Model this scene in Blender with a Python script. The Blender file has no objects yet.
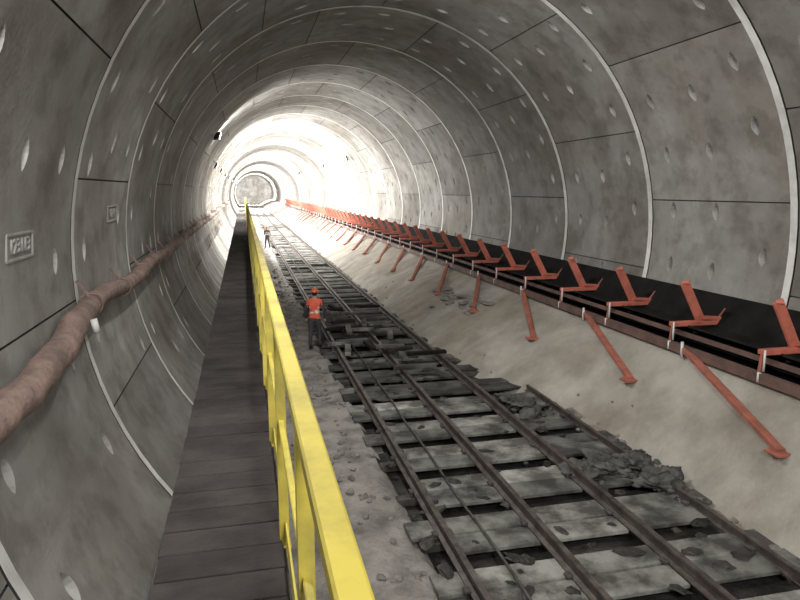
import bpy, math, random
from mathutils import Vector, Matrix, noise
random.seed(7)
S = bpy.context.scene
try: S.view_settings.view_transform='Standard'
except Exception: pass
CX, CZ, R = 3.66, 3.48, 6.0
CAMZ = 4.56
col = bpy.context.collection

# ---------------------------------------------------------------- materials
def mat(name, c, rough=0.8, metal=0.0, c2=None, scale=4.0, bump=0.0, bscale=20.0, tint=False, contrast=(0.35,0.65), stretch=None, stain=None, spec=None):
    m = bpy.data.materials.new(name); m.use_nodes = True
    nt = m.node_tree; N = nt.nodes; L = nt.links
    b = N["Principled BSDF"]
    b.inputs["Roughness"].default_value = rough
    b.inputs["Metallic"].default_value = metal
    if spec is not None: b.inputs["Specular IOR Level"].default_value = spec
    tc = N.new("ShaderNodeTexCoord")
    src = tc.outputs["Object"]
    if stretch:
        mp = N.new("ShaderNodeMapping"); mp.inputs["Scale"].default_value = stretch
        L.new(src, mp.inputs["Vector"]); src = mp.outputs["Vector"]
    c2 = c2 or tuple(x*0.75 for x in c)
    nz = N.new("ShaderNodeTexNoise"); nz.inputs["Scale"].default_value = scale
    nz.inputs["Detail"].default_value = 8; nz.inputs["Roughness"].default_value = 0.62
    L.new(src, nz.inputs["Vector"])
    r = N.new("ShaderNodeValToRGB")
    r.color_ramp.elements[0].position = contrast[0]; r.color_ramp.elements[1].position = contrast[1]
    r.color_ramp.elements[0].color = (*c2, 1); r.color_ramp.elements[1].color = (*c, 1)
    L.new(nz.outputs["Fac"], r.inputs["Fac"])
    out = r.outputs["Color"]
    def mul(out, other):
        mx = N.new("ShaderNodeMix"); mx.data_type = 'RGBA'; mx.blend_type = 'MULTIPLY'
        mx.inputs["Factor"].default_value = 1
        L.new(out, mx.inputs["A"]); L.new(other, mx.inputs["B"]); return mx.outputs["Result"]
    if tint:
        at = N.new("ShaderNodeAttribute"); at.attribute_name = "tint"
        out = mul(out, at.outputs["Color"])
    for st in (stain or ()):
        n3 = N.new("ShaderNodeTexNoise"); n3.inputs["Scale"].default_value = st[1]; n3.inputs["Detail"].default_value = 6
        n3.inputs["Roughness"].default_value = .6
        L.new(tc.outputs["Object"], n3.inputs["Vector"])
        r3 = N.new("ShaderNodeValToRGB"); r3.color_ramp.elements[0].position=st[2]; r3.color_ramp.elements[1].position=st[3]
        r3.color_ramp.elements[0].color=(*st[0],1); r3.color_ramp.elements[1].color=(1,1,1,1)
        L.new(n3.outputs["Fac"], r3.inputs["Fac"]); out = mul(out, r3.outputs["Color"])
    L.new(out, b.inputs["Base Color"])
    if bump > 0:
        n2 = N.new("ShaderNodeTexNoise"); n2.inputs["Scale"].default_value = bscale
        n2.inputs["Detail"].default_value = 6
        L.new(src, n2.inputs["Vector"])
        bp = N.new("ShaderNodeBump"); bp.inputs["Strength"].default_value = bump; bp.inputs["Distance"].default_value = 0.05
        L.new(n2.outputs["Fac"], bp.inputs["Height"]); L.new(bp.outputs["Normal"], b.inputs["Normal"])
    return m
def emat(name, c, s):
    m = bpy.data.materials.new(name); m.use_nodes = True
    b = m.node_tree.nodes["Principled BSDF"]
    b.inputs["Base Color"].default_value = (*c,1)
    b.inputs["Emission Color"].default_value = (*c,1); b.inputs["Emission Strength"].default_value = s
    return m

M_CONC = mat("lining_concrete", (0.365,0.36,0.348), 0.8, 0, (0.235,0.23,0.22), 0.9, 0.2, 14, True, (0.3,0.7), None, (((.70,.655,.61),.28,.42,.58),((.74,.73,.71),1.7,.38,.52)))
M_JOINT = mat("joint_gap", (0.05,0.05,0.048), 0.9)
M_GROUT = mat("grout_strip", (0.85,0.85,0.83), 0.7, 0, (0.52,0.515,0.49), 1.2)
M_POCK = mat("pocket_concrete", (0.52,0.51,0.49), 0.7, 0, (0.28,0.27,0.26), 3)
M_PLATE = mat("plate_concrete", (0.36,0.355,0.34), 0.7)
M_DIRT = mat("dusty_ground", (0.30,0.28,0.255), 0.95, 0, (0.13,0.12,0.11), 1.6, 0.8, 12, False, (0.35,0.6))
M_MUD_SHADE = mat("mud_and_gap_shade", (0.065,0.058,0.052), 0.6, 0, (0.012,0.011,0.010), 1.8, 0.7, 9, False, (0.4,0.68))  # mud colour, also used as painted shade between the sleepers
M_BANK = mat("mortar_bank", (0.41,0.385,0.34), 0.95, 0, (0.26,0.24,0.208), 1.1, 0.45, 9, False, (0.3,0.62), None, (((.78,.75,.70),.5,.42,.58),))
M_SLEEP = mat("dusty_sleeper", (0.37,0.37,0.335), 0.85, 0, (0.085,0.08,0.072), 1.9, 0.3, 25, True, (0.41,0.63))
M_RAIL = mat("rusty_rail", (0.15,0.125,0.115), 0.5, 0.35, (0.06,0.05,0.045), 5, 0.2, 30)
M_YEL = mat("yellow_paint", (0.45,0.37,0.055), 0.55, 0, (0.25,0.21,0.045), 4, 0.05, 30, False, (0.3,0.6))
M_PLANK = mat("dark_plank", (0.047,0.040,0.038), 0.9, 0, (0.020,0.0175,0.0165), 2, 0.3, 20, True, (0.35,0.65), (1,1.5,1), None, .2)
M_STEEL = mat("grimy_steel", (0.12,0.112,0.105), 0.6, 0.4, (0.05,0.045,0.04), 5)
M_ORANGE = mat("orange_red_paint", (0.58,0.17,0.11), 0.6, 0, (0.34,0.10,0.075), 4, 0.05, 20, False, (0.3,0.6))
M_STRUT = mat("rusty_red_strut", (0.42,0.135,0.09), 0.65, 0, (0.19,0.075,0.055), 3, 0.05, 20, False, (0.3,0.6))
M_BROWN = mat("rust_brown_beam", (0.19,0.11,0.09), 0.7, 0, (0.085,0.058,0.05), 3)
M_BELT = mat("black_rubber", (0.020,0.019,0.019), 0.95, 0, (0.010,0.010,0.010), 2, spec=.08)
M_PIPE = mat("dusty_hose", (0.33,0.225,0.19), 0.75, 0, (0.15,0.108,0.09), 4, 0.5, 18)
M_BAG = mat("muddy_sack", (0.12,0.12,0.108), 0.7, 0, (0.03,0.03,0.027), 3.5, 0.6, 14)
M_ROCK = mat("rubble_stone", (0.28,0.26,0.235), 0.95, 0, (0.13,0.12,0.11), 3)
M_WHITE = mat("white_paint", (0.75,0.75,0.73), 0.5)
M_SKIN = mat("skin", (0.42,0.25,0.18), 0.6)
M_VEST = mat("orange_vest", (0.72,0.12,0.06), 0.7, 0, (0.58,0.08,0.045), 6)
M_REFL = mat("reflective_tape", (0.7,0.68,0.58), 0.4)
M_CLOTH = mat("navy_cloth", (0.055,0.05,0.06), 0.9)
M_BLACK = mat("black_boot", (0.02,0.02,0.02), 0.6)
M_HELM = mat("safety_helmet_shell", (0.70,0.16,0.08), 0.35)
M_HAIR = mat("hair", (0.02,0.015,0.012), 0.8)
M_EYE = mat("eye", (0.03,0.02,0.02), 0.2)
M_LAMP = emat("lamp_glass", (1,0.98,0.95), 30)

# ---------------------------------------------------------------- builder
class MB:
    def __init__(s): s.v=[]; s.f=[]; s.m=[]; s.t=[]; s.sm=[]; s.mats=[]; s.tint=1.0
    def mi(s, m):
        if m not in s.mats: s.mats.append(m)
        return s.mats.index(m)
    def add(s, vs, fs, m, smooth=False):
        o=len(s.v); s.v += [tuple(v) for v in vs]; k=s.mi(m)
        for f in fs:
            s.f.append(tuple(i+o for i in f)); s.m.append(k); s.t.append(s.tint); s.sm.append(smooth)
    def box(s, c, size, m, rot=None, bevel=0.0):
        hx,hy,hz=[a/2 for a in size]; c=Vector(c)
        b=min(bevel, hx*.9,hy*.9,hz*.9)
        if b<=0:
            vs=[Vector((x,y,z)) for x in(-hx,hx) for y in(-hy,hy) for z in(-hz,hz)]
            fs=[(0,1,3,2),(4,6,7,5),(0,4,5,1),(2,3,7,6),(0,2,6,4),(1,5,7,3)]
        else:
            vs=[];
            for z,k in((-hz,b),(-hz+b,0),(hz-b,0),(hz,b)):
                for x,y in((-hx+k,-hy+k),(hx-k,-hy+k),(hx-k,hy-k),(-hx+k,hy-k)): vs.append(Vector((x,y,z)))
            fs=[(3,2,1,0),(12,13,14,15)]
            for l in range(3):
                for i in range(4):
                    j=(i+1)%4; fs.append((l*4+i,l*4+j,l*4+4+j,l*4+4+i))
        if rot is not None: vs=[rot@v for v in vs]
        s.add([v+c for v in vs],fs,m)
    def beam(s,a,b,w,h,m,up=Vector((0,0,1))):
        a=Vector(a);b=Vector(b);d=(b-a);l=d.length;d.normalize()
        if abs(d.dot(up))>.98: up=Vector((0,1,0))
        x=d.cross(up).normalized(); z=x.cross(d).normalized()
        rot=Matrix((x,d,z)).transposed()
        s.box((a+b)/2,(w,l,h),m,rot,min(w,h)*.12)
    def tube(s,pts,rad,m,n=12,cap=True):
        pts=[Vector(p) for p in pts]
        if not isinstance(rad,(list,tuple)): rad=[rad]*len(pts)
        vs=[];fs=[];pu=None
        for i,p in enumerate(pts):
            d=(pts[min(i+1,len(pts)-1)]-pts[max(i-1,0)]).normalized()
            if pu is None:
                pu=Vector((0,0,1)) if abs(d.z)<.9 else Vector((1,0,0))
            x=d.cross(pu).normalized(); pu=x.cross(d).normalized()
            for k in range(n):
                a=2*math.pi*k/n; vs.append(p+(x*math.cos(a)+pu*math.sin(a))*rad[i])
        for i in range(len(pts)-1):
            for k in range(n):
                j=(k+1)%n; fs.append((i*n+k,i*n+j,(i+1)*n+j,(i+1)*n+k))
        if cap:
            fs.append(tuple(range(n-1,-1,-1))); fs.append(tuple((len(pts)-1)*n+k for k in range(n)))
        s.add(vs,fs,m,True)
    def ell(s,c,r,m,nu=14,nv=9,v0=0.0,v1=1.0,jit=0,rot=None,sm=None):
        c=Vector(c);vs=[];fs=[];ph=Vector((random.random()*50,random.random()*50,0))
        for j in range(nv+1):
            t=math.pi*(v0+(v1-v0)*j/nv)
            for i in range(nu):
                a=2*math.pi*i/nu
                d=Vector((math.sin(t)*math.cos(a),math.sin(t)*math.sin(a),math.cos(t)))
                k=1+jit*noise.noise(d*1.6+ph)+jit*.5*noise.noise(d*4+ph) if jit else 1
                p=Vector((d.x*r[0],d.y*r[1],d.z*r[2]))*k
                if rot is not None: p=rot@p
                vs.append(c+p)
        for j in range(nv):
            for i in range(nu):
                k=(i+1)%nu; fs.append((j*nu+i,(j+1)*nu+i,(j+1)*nu+k,j*nu+k))
        s.add(vs,fs,m,(jit==0) if sm is None else sm)
    def prof(s,pr,y0,y1,m,xo=0,zo=0,closed=True):
        n=len(pr);vs=[(p[0]+xo,y0,p[1]+zo) for p in pr]+[(p[0]+xo,y1,p[1]+zo) for p in pr]
        fs=[(i,(i+1)%n,n+(i+1)%n,n+i) for i in range(n if closed else n-1)]
        if closed: fs+= [tuple(range(n)),tuple(range(2*n-1,n-1,-1))]
        s.add(vs,fs,m)
    def make(s,name,parent=None,loc=None,rotz=0):
        me=bpy.data.meshes.new(name); me.from_pydata(s.v,[],s.f)
        for m in s.mats: me.materials.append(m)
        me.polygons.foreach_set("material_index",s.m); me.polygons.foreach_set("use_smooth",s.sm)
        ca=me.color_attributes.new("tint",'FLOAT_COLOR','CORNER')
        buf=[]
        for p in me.polygons: buf+= [s.t[p.index],s.t[p.index],s.t[p.index],1.0]*p.loop_total
        ca.data.foreach_set("color",buf)
        me.update()
        o=bpy.data.objects.new(name,me); col.objects.link(o)
        if loc is not None: o.location=loc
        o.rotation_euler[2]=rotz
        if parent: o.parent=parent
        return o

# ---------------------------------------------------------------- tunnel lining
RL=4.3; Y0=9.7; YEND=232
def P(a,y,r=R): 
    a=math.radians(a); return Vector((CX+r*math.cos(a),y,CZ+r*math.sin(a)))
def lining(name,A0,A1):
    V=[];F=[];MI=[];T=[];NR=[]
    def face(pts,mi,t,nr=None):
        o=len(V)
        n=(pts[1]-pts[0]).cross(pts[2]-pts[0]).normalized()
        c=sum(pts,Vector())/len(pts); inward=Vector((CX-c.x,0,CZ-c.z))
        if n.dot(inward)<0:
            pts=pts[::-1]; n=-n
            if nr: nr=nr[::-1]
        if nr is None: nr=[n]*len(pts)
        V.extend(pts); F.append(tuple(range(o,o+len(pts)))); MI.append(mi); T.append(t)
        NR.extend(nr)
    def rn(a): a=math.radians(a); return Vector((-math.cos(a),0,-math.sin(a)))
    def quad(a,b,y,z,mi,t): face([P(a,y),P(b,y),P(b,z),P(a,z)],mi,t,[rn(a),rn(b),rn(b),rn(a)])
    def recess(a,b,y,z,d,t):
        r2=R+d
        face([P(a,y,r2),P(b,y,r2),P(b,z,r2),P(a,z,r2)],1,t)
        face([P(a,y),P(b,y),P(b,y,r2),P(a,y,r2)],1,t); face([P(a,z),P(b,z),P(b,z,r2),P(a,z,r2)],1,t)
        face([P(a,y),P(a,z),P(a,z,r2),P(a,y,r2)],1,t); face([P(b,y),P(b,z),P(b,z,r2),P(b,y,r2)],1,t)
    def pocket(a,b,y,z,t):
        ac=(a+b)/2; yc=(y+z)/2; ha=(b-a)/2; hy=(z-y)/2
        ring=[];ring2=[]
        L=[(0,.92),(.26,.68),(.46,.36),(.53,0),(.46,-.36),(.26,-.68),(0,-.92),(-.20,-.68),(-.33,-.36),(-.38,0),(-.33,.36),(-.20,.68)]
        for (u,w) in L:
            aa=ac+w*ha; ring.append((aa,yc+u*hy)); ring2.append((ac+w*ha*.7,yc+u*hy*.3+hy*.14))
        p1=[P(q[0],q[1]) for q in ring]; p2=[P(q[0],q[1],R+.18) for q in ring2]
        corners=[(b,z),(a,z),(a,y),(b,y)]
        cp=[P(*c) for c in corners]; cn=[rn(c[0]) for c in corners]
        gn=[rn(q[0]) for q in ring]
        groups=[(0,[0,1,2,3]),(1,[3,4,5,6]),(2,[6,7,8,9]),(3,[9,10,11,0])]
        for ci,idx in groups:
            for i,j in zip(idx[:-1],idx[1:]):
                face([cp[ci],p1[i],p1[j]],0,t,[cn[ci],gn[i],gn[j]])
        for (ci,cj,i) in((0,1,3),(1,2,6),(2,3,9),(3,0,0)):
            face([cp[ci],cp[cj],p1[i]],0,t,[cn[ci],cn[cj],gn[i]])
        for i in range(12):
            j=(i+1)%12; face([p1[i],p1[j],p2[j],p2[i]],3,t)
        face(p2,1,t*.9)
    kk=-4
    while Y0+RL*kk<YEND:
        k=kk; kk+=1
        y=Y0+RL*k
        rnd=random.Random(k*13+5)
        jset=[(-24+((k%2)*16))+32*i for i in range(9)]
        tints={i:rnd.uniform(.78,1.13) for i in range(-3,12)}
        ys=[0,.04,.20,.55,1.00,1.9,2.35,3.3,3.75,RL] if y<62 else [0,.04,.17,RL]
        a=A0
        while a<A1-1e-6:
            seg=sum(1 for j in jset if j<=a); t=tints[seg]
            b=a+4
            lo=a
            if a in jset:
                recess(a,a+.25,y+ys[2],y+RL,.03,1); lo=a+.25
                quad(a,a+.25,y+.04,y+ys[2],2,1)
                recess(a,a+.25,y,y+.04,.04,1)
            gi=int(round((a+40)/4))
            for q in range(len(ys)-1):
                u,v=y+ys[q],y+ys[q+1]
                if q==0: recess(lo,b,u,v,.04,1); continue
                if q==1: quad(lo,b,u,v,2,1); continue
                ok=False
                if len(ys)>5 and a not in jset and -30<a<205:
                    if q==3: ok=(gi+k)%3==0
                    elif q==7: ok=(gi+k+1)%3==0
                    elif q==5: ok=(gi+k)%3==2 if a<120 else (gi+k)%6==2
                if ok: pocket(lo,b,u,v,t)
                else: quad(lo,b,u,v,0,t)
            a=b
    me=bpy.data.meshes.new(name); me.from_pydata([tuple(v) for v in V],[],F)
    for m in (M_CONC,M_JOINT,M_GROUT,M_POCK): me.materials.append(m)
    me.polygons.foreach_set("material_index",MI)
    me.polygons.foreach_set("use_smooth",[True]*len(F))
    ca=me.color_attributes.new("tint",'FLOAT_COLOR','CORNER'); buf=[]
    for i,f in enumerate(F): buf+=[T[i],T[i],T[i]*.985,1.0]*len(f)
    ca.data.foreach_set("color",buf)
    me.update(); me.normals_split_custom_set([tuple(n) for n in NR])
    o=bpy.data.objects.new(name,me); col.objects.link(o); return o
wall_right=lining("wall_right",-40,52)
ceiling=lining("ceiling",52,128)
wall_left=lining("wall_left",128,220)

def plaque(y,z,txt,size):
    a=math.degrees(math.atan2(z-CZ,-math.sqrt(R*R-(z-CZ)**2)))
    cu=bpy.data.curves.new("number",'FONT'); cu.body=txt; cu.size=size; cu.extrude=.012; cu.align_x='CENTER'; cu.align_y='CENTER'
    o=bpy.data.objects.new("segment_number",cu); col.objects.link(o)
    cu.materials.append(M_PLATE)
    p=P(a,y,R-.01)
    n=Vector((CX-p.x,0,CZ-p.z)).normalized(); x=Vector((0,1,0)); zz=n.cross(x)
    o.matrix_world=Matrix.Translation(p)@Matrix((x,zz,n)).transposed().to_4x4()
    o.parent=wall_left
    mb=MB()
    for s in(-1,1):
        mb.beam(p+zz*s*size*.6-x*size*1.9,p+zz*s*size*.6+x*size*1.9,.02,.03,M_PLATE)
        mb.beam(p+x*s*size*1.9-zz*size*.6,p+x*s*size*1.9+zz*size*.6,.02,.03,M_PLATE)
    mb.make("number_plate_frame",wall_left)
plaque(7.6,3.98,"123113",.22)
plaque(12.6,4.15,"1241",.22)

mb=MB()
mb.box((CX,YEND+4.5,CZ),(13,.4,13),M_CONC,None,.1); mb.make("wall_end")

# ---------------------------------------------------------------- floor and bank
def grid(name,xs,ys,fz,fm,mats):
    V=[tuple(fz(x,y)) for y in ys for x in xs]; n=len(xs);F=[];MI=[]
    for j in range(len(ys)-1):
        for i in range(n-1):
            F.append((j*n+i,j*n+i+1,(j+1)*n+i+1,(j+1)*n+i)); MI.append(fm((xs[i]+xs[i+1])/2,(ys[j]+ys[j+1])/2))
    me=bpy.data.meshes.new(name); me.from_pydata(V,[],F)
    for m in mats: me.materials.append(m)
    me.polygons.foreach_set("material_index",MI); me.polygons.foreach_set("use_smooth",[True]*len(F)); me.update()
    o=bpy.data.objects.new(name,me); col.objects.link(o); return o
def yrange(a,fine,b,c1=.12,c2=1.0):
    r=[];y=a
    while y<b: r.append(y); y+= c1 if y<fine else c2
    r.append(b); return r
def ffloor(x,y):
    h=.09*noise.noise(Vector((x*1.1,y*.8,3)))+.035*noise.noise(Vector((x*4,y*4,7)))
    if 2.1<x<6.3: h=-.10+h*.7
    elif x<=2.1: h+=.02+.05*noise.noise(Vector((x*2.3,y*2.1,1)))
    return (x,y,h)
xs=[-1.2+i*.12 for i in range(int(9.6/.12)+1)]
grid("floor",xs,yrange(-7,26,YEND+4,.13,1.0),ffloor,lambda x,y:1 if (2.15<x+.2*noise.noise(Vector((0,y*1.5,0)))<6.25 and y<60) else 0,[M_DIRT,M_MUD_SHADE])  # track strip: mud, near black to paint in the shade under the planks
def foot(y):
    t=min(1,max(0,(y-10)/8)); t=t*t*(3-2*t)
    return 6.45-1.45*t+.16*noise.noise(Vector((0,y*.5,9)))+.08*noise.noise(Vector((0,y*2,9)))
def fbank(s,y):
    f=foot(y)
    if s<=1:
        x=f+(8.05-f)*s; z=-.12+1.57*(s**(.9 if y<12 else .8)); k=math.sin(math.pi*min(1,s))
    else: x=8.05+(s-1)*1.30; z=1.45; k=.25
    n=noise.noise(Vector((x*.9,y*.5,0)))*.15+noise.noise(Vector((x*3,y*2.5,4)))*.035+noise.noise(Vector((x*8,y*8,2)))*.012
    return (x,y,z+n*k)
ss=[i/22 for i in range(23)]+[1.2,1.4,1.6,1.8,1.95]
grid("mortar_embankment",ss,yrange(-6,30,YEND-2,.12,1.0),fbank,lambda a,b:0,[M_BANK])

# ---------------------------------------------------------------- track
RX=[2.37,3.62,4.90,6.12]
RP=[(-.075,0),(.075,0),(.075,.018),(.016,.035),(.016,.12),(.038,.135),(.038,.175),(-.038,.175),(-.038,.135),(-.016,.12),(-.016,.035),(-.075,.018)]
mb=MB()
for i,x in enumerate(RX):
    k=.8 if i==3 else 1
    mb.prof([(a*k,b*k) for a,b in RP],-5,13.2 if i==3 else YEND-4,M_RAIL,x,.10 if i<3 else .06)
    y=1.0
    while y<(12 if i==3 else 40):
        for s in(-1,1): mb.box((x+s*.10,y+.3,.125),(.07,.10,.05),M_STEEL,None,.01)
        y+=1.25
mb.tube([(2.9,y*.5,.13+.02*math.sin(y)) for y in range(4,120)],.022,M_STEEL,6)
mb.make("railway_track")
mb=MB()
y=1.3
while y<90:
    dirty=y>13
    mb.tint=1
    mb.box((4.2,y+.0,-.02),(4.3,.16,.12),M_STEEL,Matrix.Rotation(random.uniform(-.01,.01),3,'Z'),.01)
    for (xa,xb) in ((1.95,2.33),(2.41,3.58),(3.66,4.86),(4.94,6.1),(6.12,6.5)):
        for q in(-1,1):
            if dirty and random.random()<.18: continue
            if xb-xa<.5 and random.random()<.35: continue
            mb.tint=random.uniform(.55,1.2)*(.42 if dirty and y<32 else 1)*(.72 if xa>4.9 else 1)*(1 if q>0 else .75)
            w=.42+random.uniform(-.03,.03)
            a=Matrix.Rotation(random.uniform(-.012,.012)*(3 if dirty else 1),3,'Z')@Matrix.Rotation(random.uniform(-.015,.015)*(2 if dirty else 1),3,'X')
            cut=random.uniform(0,.05)
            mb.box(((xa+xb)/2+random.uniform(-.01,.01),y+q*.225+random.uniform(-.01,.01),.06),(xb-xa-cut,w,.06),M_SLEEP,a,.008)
    y+=1.25
mb.make("track_sleepers")
mb=MB()
for i in range(150):
    x=random.uniform(2.1,6.3); y=random.uniform(9,24) if random.random()<.7 else random.uniform(5,9)
    r=random.uniform(.03,.10)
    mb.ell((x,y,.09+r*.1),(r*random.uniform(1,2.2),r,r*.3),M_MUD_SHADE,9,5,jit=.6,rot=Matrix.Rotation(random.random()*3,3,'Z'))
mb.make("mud_clods")

mb=MB()
for i in range(26):
    mb.tint=random.uniform(.25,.8)
    y=random.uniform(14,24); x=random.uniform(2.4,4.6)
    a=Matrix.Rotation(random.uniform(-.25,.25)+(1.57 if random.random()<.75 else 0),3,'Z')@Matrix.Rotation(random.uniform(-.08,.08),3,'X')
    mb.box((x,y,.3+random.uniform(0,.10)),(.16,random.uniform(.5,1.2),.09),random.choice([M_STEEL,M_PLANK,M_PLANK,M_SLEEP]),a,.01)
mb.make("timber_debris")

def sacks(x0,y0,n,sx,sy,name="muddy_sack_pile"):
    mb=MB()
    for i in range(n):
        x=x0+random.gauss(0,sx); y=y0+random.gauss(0,sy)
        d=math.hypot((x-x0)/sx,(y-y0)/sy)/2
        z=.16+max(0,1-d)*random.uniform(0,.16)+max(0,x-foot(y))*.7
        rot=Matrix.Rotation(random.uniform(-1,1),3,'Z')@Matrix.Rotation(random.uniform(-.3,.3),3,'X')@Matrix.Rotation(random.uniform(-.3,.3),3,'Y')
        r=random.uniform(.7,1.15)
        mb.ell((x,y,z),(.26*r,.16*r,.09*r),M_BAG,20,12,jit=.75,rot=rot,sm=True)
    for i in range(n*2):
        x=x0+random.gauss(0,sx*1.4); y=y0+random.gauss(0,sy*1.4)
        r=random.uniform(.03,.08); mb.ell((x,y,.12+max(0,x-foot(y))*.8),(r,r,r*.6),M_BAG,8,5,jit=.6)
    return mb.make(name)
sacks(5.7,8.9,14,.28,.22)
sacks(6.15,8.2,5,.12,.18)
sacks(5.4,11.9,9,.20,.30)

mb=MB()
def stone(x,y,z,r):
    mb.ell((x,y,z+r*.35),(r,r*random.uniform(.6,1),r*random.uniform(.45,.8)),M_ROCK,8,5,jit=.5,rot=Matrix.Rotation(random.random()*6,3,'Z'))
for i in range(420):
    y=3+random.random()**1.3*35; x=random.gauss(1.5,.38)
    if x<.3 or x>2.2: continue
    stone(x,y,ffloor(x,y)[2],random.uniform(.02,.075))
for i in range(25):
    y=random.uniform(4,30); s=random.random()**2*.4; p=fbank(s,y); stone(*p,random.uniform(.02,.05))
for i in range(40):
    stone(random.gauss(6.35,.15),random.uniform(6,13),.05,random.uniform(.03,.08))
mb.make("rubble_stones")

mb=MB()
for i in range(26):
    y=random.gauss(20.5,1.3); s=random.gauss(.62,.08); p=fbank(min(.95,max(.2,s)),y)
    mb.ell(p,(random.uniform(.1,.3),random.uniform(.15,.4),random.uniform(.03,.06)),M_DIRT,10,6,jit=.5)
mb.make("spilled_soil")

# ---------------------------------------------------------------- conveyor
mb=MB()
YE=140
mb.prof([(-.06,-.08),(.06,-.08),(.06,-.06),(-.04,-.06),(-.04,.06),(.06,.06),(.06,.08),(-.06,.08)],0,YE,M_BROWN,8.02,1.57)
mb.prof([(-.03,-.04),(.03,-.04),(.03,.04),(-.03,.04)],0,YE,M_BROWN,8.24,1.80)
mb.prof([(-.05,-.07),(.05,-.07),(.05,.07),(-.05,.07)],0,YE,M_BROWN,9.12,1.57)
mb.prof([(8.36,1.91),(8.60,1.80),(9.02,1.84),(9.46,2.44),(9.42,2.46),(9.0,1.88),(8.61,1.84),(8.38,1.95)],0,YE,M_BELT)
mb.prof([(8.35,1.66),(9.1,1.66),(9.1,1.68),(8.35,1.68)],0,YE,M_BELT)
mb.prof([(8.18,1.48),(9.25,1.48),(9.25,1.50),(8.18,1.50)],0,YE,M_BELT)
y=4.0
ys=[]
while y<YE-2: ys.append(y); y+=2.3
for y in ys:
    mb.beam((8.06,y,1.97),(9.2,y,1.97),.15,.09,M_ORANGE)
    mb.beam((8.28,y,2.80),(8.72,y,2.00),.18,.06,M_ORANGE,Vector((0,1,0)))
    mb.beam((8.27,y-.06,2.80),(8.40,y+.14,2.72),.12,.06,M_ORANGE)
    mb.beam((8.66,y,2.08),(9.15,y,2.04),.15,.06,M_ORANGE)
    mb.beam((9.1,y,2.0),(9.30,y,2.24),.06,.05,M_STRUT,Vector((0,1,0)))
    mb.beam((8.10,y,1.95),(8.04,y,1.45),.06,.06,M_STRUT)
    mb.beam((9.15,y,1.95),(9.15,y,1.42),.06,.06,M_STEEL)
    mb.tube([(8.04,y-.10,2.03),(8.04,y-.10,1.68)],.018,M_WHITE,8)
    mb.tube([(7.98,y-.08,1.66),(7.98,y-.08,1.50)],.03,M_WHITE,8)
    mb.tube([(8.62,y+.05,1.77),(9.0,y+.05,1.77)],.03,M_STEEL,10)
yf=-.1
while yf<92:
    z=fbank(.55,yf)
    top=Vector((8.0,yf+3.1,1.60)); ft=Vector((z[0],yf,z[2]+.06))
    mb.beam(top,ft,.13,.09,M_STRUT); mb.box(ft-Vector((0,0,.02)),(.32,.26,.05),M_STRUT,None,.01)
    mb.tube([top+Vector((-.06,-.02,.14)),top+Vector((-.06,-.02,-.16))],.028,M_WHITE,8)
    yf+=3.7
mb.make("belt_conveyor")

# ---------------------------------------------------------------- hose on left wall
def wallx(z,off): return CX-math.sqrt(R*R-(z-CZ)**2)+off
ctrl=[(-2,1.90),(3,1.90),(5.2,1.92),(6.6,1.94),(7.8,1.80),(8.8,1.60),(10,1.57),(12.5,1.68),(16,1.62),(20,1.67),(26,1.63),(34,1.66),(45,1.7),(70,1.68),(110,1.7)]
def hd(y):
    for (a,b),(c,d) in zip(ctrl[:-1],ctrl[1:]):
        if a<=y<=c:
            t=(y-a)/(c-a); t=t*t*(3-2*t); return b+(d-b)*t
    return 1.7
mb=MB()
pts=[];rad=[];y=-2
while y<108:
    z=CAMZ-hd(y)+.03*math.sin(y*1.3)*(1 if y>6 else .4); r=.17 if y<8.4 else .135
    if 8.4<y<9.6: r=.17-.035*(y-8.4)/1.2
    r*=1+.04*math.sin(y*9)
    pts.append((wallx(z,.19+.02*math.sin(y*.9)),y,z)); rad.append(r); y+=.15 if y<30 else .6
mb.tube(pts,rad,M_PIPE,16)
for i,y in enumerate([5.3,9.7,12,14.2,16.4,18.5,20.7,23,25,27,29.3,31.5,34,37,40]):
    z=CAMZ-hd(y); r=.19 if y<9 else .155
    x=wallx(z,.19)
    mb.tube([(x+r*math.cos(a),y,z+r*math.sin(a)) for a in [k*math.pi/8 for k in range(17)]],.016,M_PIPE,6,False)
    mb.beam((x-.02,y,z+.12),(wallx(z+.34,.05),y,z+.34),.05,.04,M_PIPE)
x=wallx(CAMZ-1.8,.38); mb.tube([(x,8.8,CAMZ-1.62),(x+.03,8.8,CAMZ-1.78)],.045,M_WHITE,10)
mb.make("ventilation_hose")

# ---------------------------------------------------------------- elevated walkway
WZ=CAMZ-1.83
mb=MB(); y=-1.0
while y<62:
    w=.235
    mb.tint=random.uniform(.85,1.12)
    mb.box((-.18+random.uniform(-.004,.004),y+w/2,WZ-.02+random.uniform(-.002,.002)),(.62,w-.010,.035),M_PLANK,None,.004)
    y+=w
mb.tint=1
for x in(-.47,.12):
    mb.prof([(-.03,-.12),(.03,-.12),(.03,.0),(-.03,.0)],-1,62,M_STEEL,x,WZ-.04)
y=-.5
while y<62:
    for x in(-.47,.12): mb.beam((x,y,WZ-.1),(x,y,-.1),.08,.08,M_STEEL)
    mb.beam((-.47,y,WZ-.2),(.12,y,WZ-.2),.06,.08,M_STEEL)
    y+=3.0
mb.make("elevated_walkway")
mb=MB()
RXX=.145; TZ=CAMZ-.62
mb.box((RXX,30.4,TZ-.03),(.062,61.6,.05),M_YEL,None,.006)
mb.box((RXX,30.4,TZ-.56),(.03,61.6,.035),M_YEL,None,.004)
mb.box((RXX+.01,30.4,WZ+.05),(.012,61.6,.10),M_YEL,None,.002)
y=.44
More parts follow.
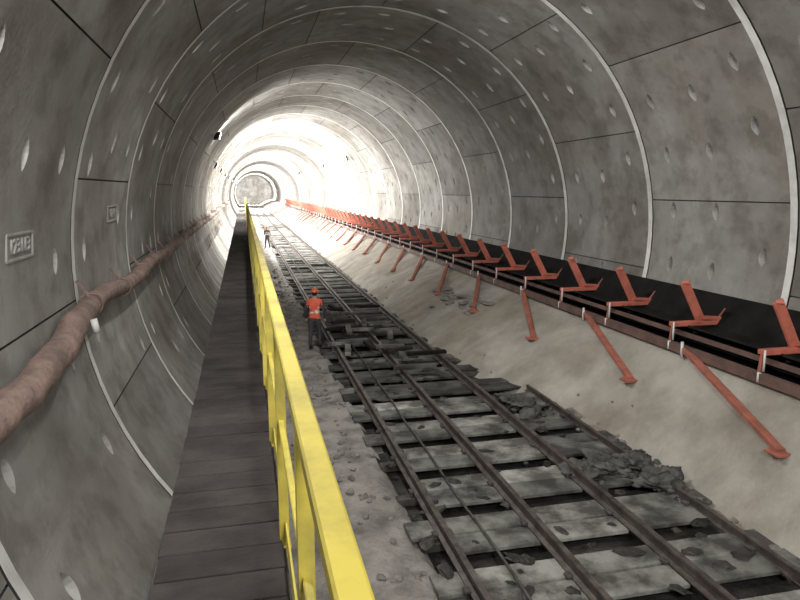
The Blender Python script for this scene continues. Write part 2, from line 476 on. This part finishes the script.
while y<61:
    mb.box((RXX,y,(TZ+WZ)/2-.06),(.05,.06,TZ-WZ+.1),M_YEL,None,.006)
    mb.box((RXX-.01,y,WZ-.04),(.09,.10,.012),M_YEL,None,.002)
    y+=1.42
mb.make("yellow_handrail")

# ---------------------------------------------------------------- lamps
def floodlight(x,y,z,power,aim,name="floodlight",colr=(1,.98,.945),tube=False):
    p=Vector((x,y,z)); d=(Vector(aim)-p).normalized()
    q=d.to_track_quat('-Z','Y').to_matrix()
    mb=MB()
    w,h=(1.3,.16) if tube else (.5,.36)
    mb.box(p-d*.07,(w,h,.10),M_STEEL,q,.02)
    mb.box(p-d*.012,(w*.92,h*.85,.01),M_LAMP,q)
    r=Vector((CX-x,0,CZ-z)).normalized()
    wallp=Vector((CX,y,CZ))-r*(R-.06)
    mb.beam(p-d*.1,wallp,.05,.05,M_STEEL)
    o=mb.make(name)
    li=bpy.data.lights.new(name+"_light",'AREA'); li.shape='RECTANGLE'; li.size=w; li.size_y=h; li.energy=power; li.color=colr
    lo=bpy.data.objects.new("lamp_beam",li); col.objects.link(lo)
    lo.matrix_world=Matrix.Translation(p+d*.02)@q.to_4x4(); lo.parent=o
for y,pw in((45,2600),(56,4600),(70,5000),(88,6000),(110,7000),(136,9000),(165,11000)):
    floodlight(-1.6,y,6.1,pw,(6,y+2.0,3.0))
for y,pw in((52,3000),(68,3500),(98,5000),(150,8000)):
    floodlight(8.0,y,7.0,pw,(-1,y+3,4.0))
floodlight(-1.6,198,6.1,14000,(5,236,3.0))  # added lamp, brightens the end face
floodlight(8.0,205,7.0,14000,(3,236,3.0))  # second lamp added to brighten the end face
floodlight(-1.0,32,7.0,800,(7,35.5,4.2))
floodlight(.6,12.5,8.5,420,(6.5,13.5,1.5),"unseen_batten",tube=True)
floodlight(-1.25,4.0,6.5,230,(5.5,6.0,2.0),"unseen_batten",tube=True)
floodlight(1.2,-3.0,7.8,600,(5,14,4.0),"unseen_batten",tube=True)  # unseen lamp behind the camera, added to light the near tunnel
floodlight(7.0,-4.0,7.0,360,(-1,9,5),"unseen_batten",tube=True)  # unseen, added behind the camera to brighten the left wall

# ---------------------------------------------------------------- people
def person(name,loc,rotz,vest,trous,helm,lean=0.0,stride=.1):
    root=bpy.data.objects.new(name,None); col.objects.link(root); root.location=loc; root.rotation_euler[2]=rotz
    J={'pel':(0,0,.95,.150,.115),'sp':(0,.01+lean*.3,1.13,.140,.105),'ch':(0,.02+lean*.7,1.33,.165,.12),'nk':(0,.02+lean,1.48,.06,.06),'hd':(0,.03+lean,1.58,.055,.055)}
    E=[('pel','sp'),('sp','ch'),('ch','nk'),('nk','hd')]
    for s,n in((-1,'L'),(1,'R')):
        J['sh'+n]=(s*.185,.01+lean*.9,1.41,.07,.065); J['ua'+n]=(s*.235,.0+lean*.6,1.28,.055,.052)
        J['el'+n]=(s*.27,-.03+lean*.5,1.12,.045,.043); J['wr'+n]=(s*.265,.10+lean*.5,.88,.030,.028)
        st=stride*s
        J['hp'+n]=(s*.095,0,.88,.098,.098); J['kn'+n]=(s*.115,.03+st*.6,.49,.066,.066); J['cf'+n]=(s*.12,-.01+st*.8,.34,.06,.06)
        J['an'+n]=(s*.125,-.03+st,.10,.046,.046); J['to'+n]=(s*.145,.13+st,.05,.045,.04)
        E+=[('ch','sh'+n),('sh'+n,'ua'+n),('ua'+n,'el'+n),('el'+n,'wr'+n),('pel','hp'+n),('hp'+n,'kn'+n),('kn'+n,'cf'+n),('cf'+n,'an'+n),('an'+n,'to'+n)]
    ks=list(J); me=bpy.data.meshes.new("b"); me.from_pydata([J[k][:3] for k in ks],[(ks.index(a),ks.index(b)) for a,b in E],[])
    tmp=bpy.data.objects.new("b",me); col.objects.link(tmp)
    tmp.modifiers.new("s",'SKIN'); tmp.modifiers.new("ss",'SUBSURF').levels=2
    for i,k in enumerate(ks):
        sv=me.skin_vertices[0].data[i]; sv.radius=(J[k][3],J[k][4]); sv.use_root=(k=='pel')
    dg=bpy.context.evaluated_depsgraph_get(); dg.update()
    bm=bpy.data.meshes.new_from_object(tmp.evaluated_get(dg))
    bpy.data.objects.remove(tmp)
    bm.name="body"; bm.materials.clear()
    for m in(vest,M_REFL,M_CLOTH,trous,M_BLACK,M_SKIN): bm.materials.append(m)
    for p in bm.polygons:
        c=p.center; p.use_smooth=True
        if c.z<.16: k=4
        elif c.z<.93: k=3 if abs(c.x)<.21 or c.z<.8 else 2
        elif abs(c.x)>.225 or (abs(c.x)>.20 and c.z<1.3): k=2
        elif c.z>1.475: k=5
        elif 1.08<c.z<1.13 or 1.22<c.z<1.27: k=1
        else: k=0
        p.material_index=k
    b=bpy.data.objects.new("body",bm); col.objects.link(b); b.parent=root
    mb=MB(); hy=.045+lean
    mb.ell((0,hy,1.635),(.076,.095,.118),M_SKIN,20,14)
    mb.ell((0,hy-.012,1.65),(.080,.094,.105),M_HAIR,18,8,0,.52)
    mb.ell((0,hy-.02,1.62),(.078,.085,.075),M_HAIR,18,8)
    mb.ell((0,hy+.10,1.615),(.013,.02,.02),M_SKIN,8,6)
    mb.ell((0,hy+.088,1.58),(.026,.01,.007),M_VEST,8,6)
    for s in(-1,1):
        mb.ell((s*.03,hy+.086,1.64),(.013,.009,.008),M_EYE,8,6)
        mb.ell((s*.078,hy,1.625),(.012,.022,.032),M_SKIN,8,6)
    mb.make("head",root)
    mb=MB()
    mb.ell((0,hy,1.675),(.108,.13,.105),helm,24,8,0,.5)
    mb.tube([(0,hy,1.665),(0,hy,1.68)],.128,helm,24)
    mb.box((0,hy+.135,1.668),(.14,.07,.012),helm,Matrix.Rotation(-.2,3,'X'),.004)
    mb.beam((0,hy-.11,1.73),(0,hy+.11,1.73),.03,.11,helm)
    mb.make("safety_helmet",root)
    for s in(-1,1):
        mb=MB(); w=Vector((s*.265,.10+lean*.5,.88)); d=Vector((0,.25,-.97)).normalized()
        mb.tube([w,w+d*.03,w+d*.09],[.028,.036,.036],M_SKIN,10)
        for i,l in enumerate((.065,.078,.072,.055)):
            o=w+d*.085+Vector((0,(.027-.018*i),0)); a=o+d*l*.5; e=a+(d+Vector((-s*.45,.1,0))).normalized()*l*.5
            mb.tube([o,a,e],[.0095,.009,.007],M_SKIN,8)
        o=w+d*.03+Vector((0,.03,0)); mb.tube([o,o+Vector((-s*.01,.03,-.03)),o+Vector((-s*.02,.035,-.06))],[.012,.011,.008],M_SKIN,8)
        mb.make("hand_"+("l" if s<0 else "r"),root)
    return root
person("construction_worker",(1.85,18.3,.03),-.25,M_VEST,M_CLOTH,M_HELM,0.05,.10)
person("construction_worker",(1.7,52,.03),2.6,M_CLOTH,M_CLOTH,M_HELM,0.0,.08)

# ---------------------------------------------------------------- world + camera
w=bpy.data.worlds.new("World"); S.world=w; w.use_nodes=True
w.node_tree.nodes["Background"].inputs[0].default_value=(.8,.8,.82,1); w.node_tree.nodes["Background"].inputs[1].default_value=.3
f=650; ph=math.atan(110/f); th=math.atan(157*math.cos(ph)/f)
cam=bpy.data.cameras.new("Camera"); cam.sensor_width=36; cam.lens=f/800*36; cam.clip_end=500; cam.clip_start=.05
co=bpy.data.objects.new("Camera",cam); col.objects.link(co); co.location=(0,0,CAMZ)
co.rotation_euler=Vector((math.sin(th)*math.cos(ph),math.cos(th)*math.cos(ph),-math.sin(ph))).to_track_quat('-Z','Y').to_euler()
S.camera=co
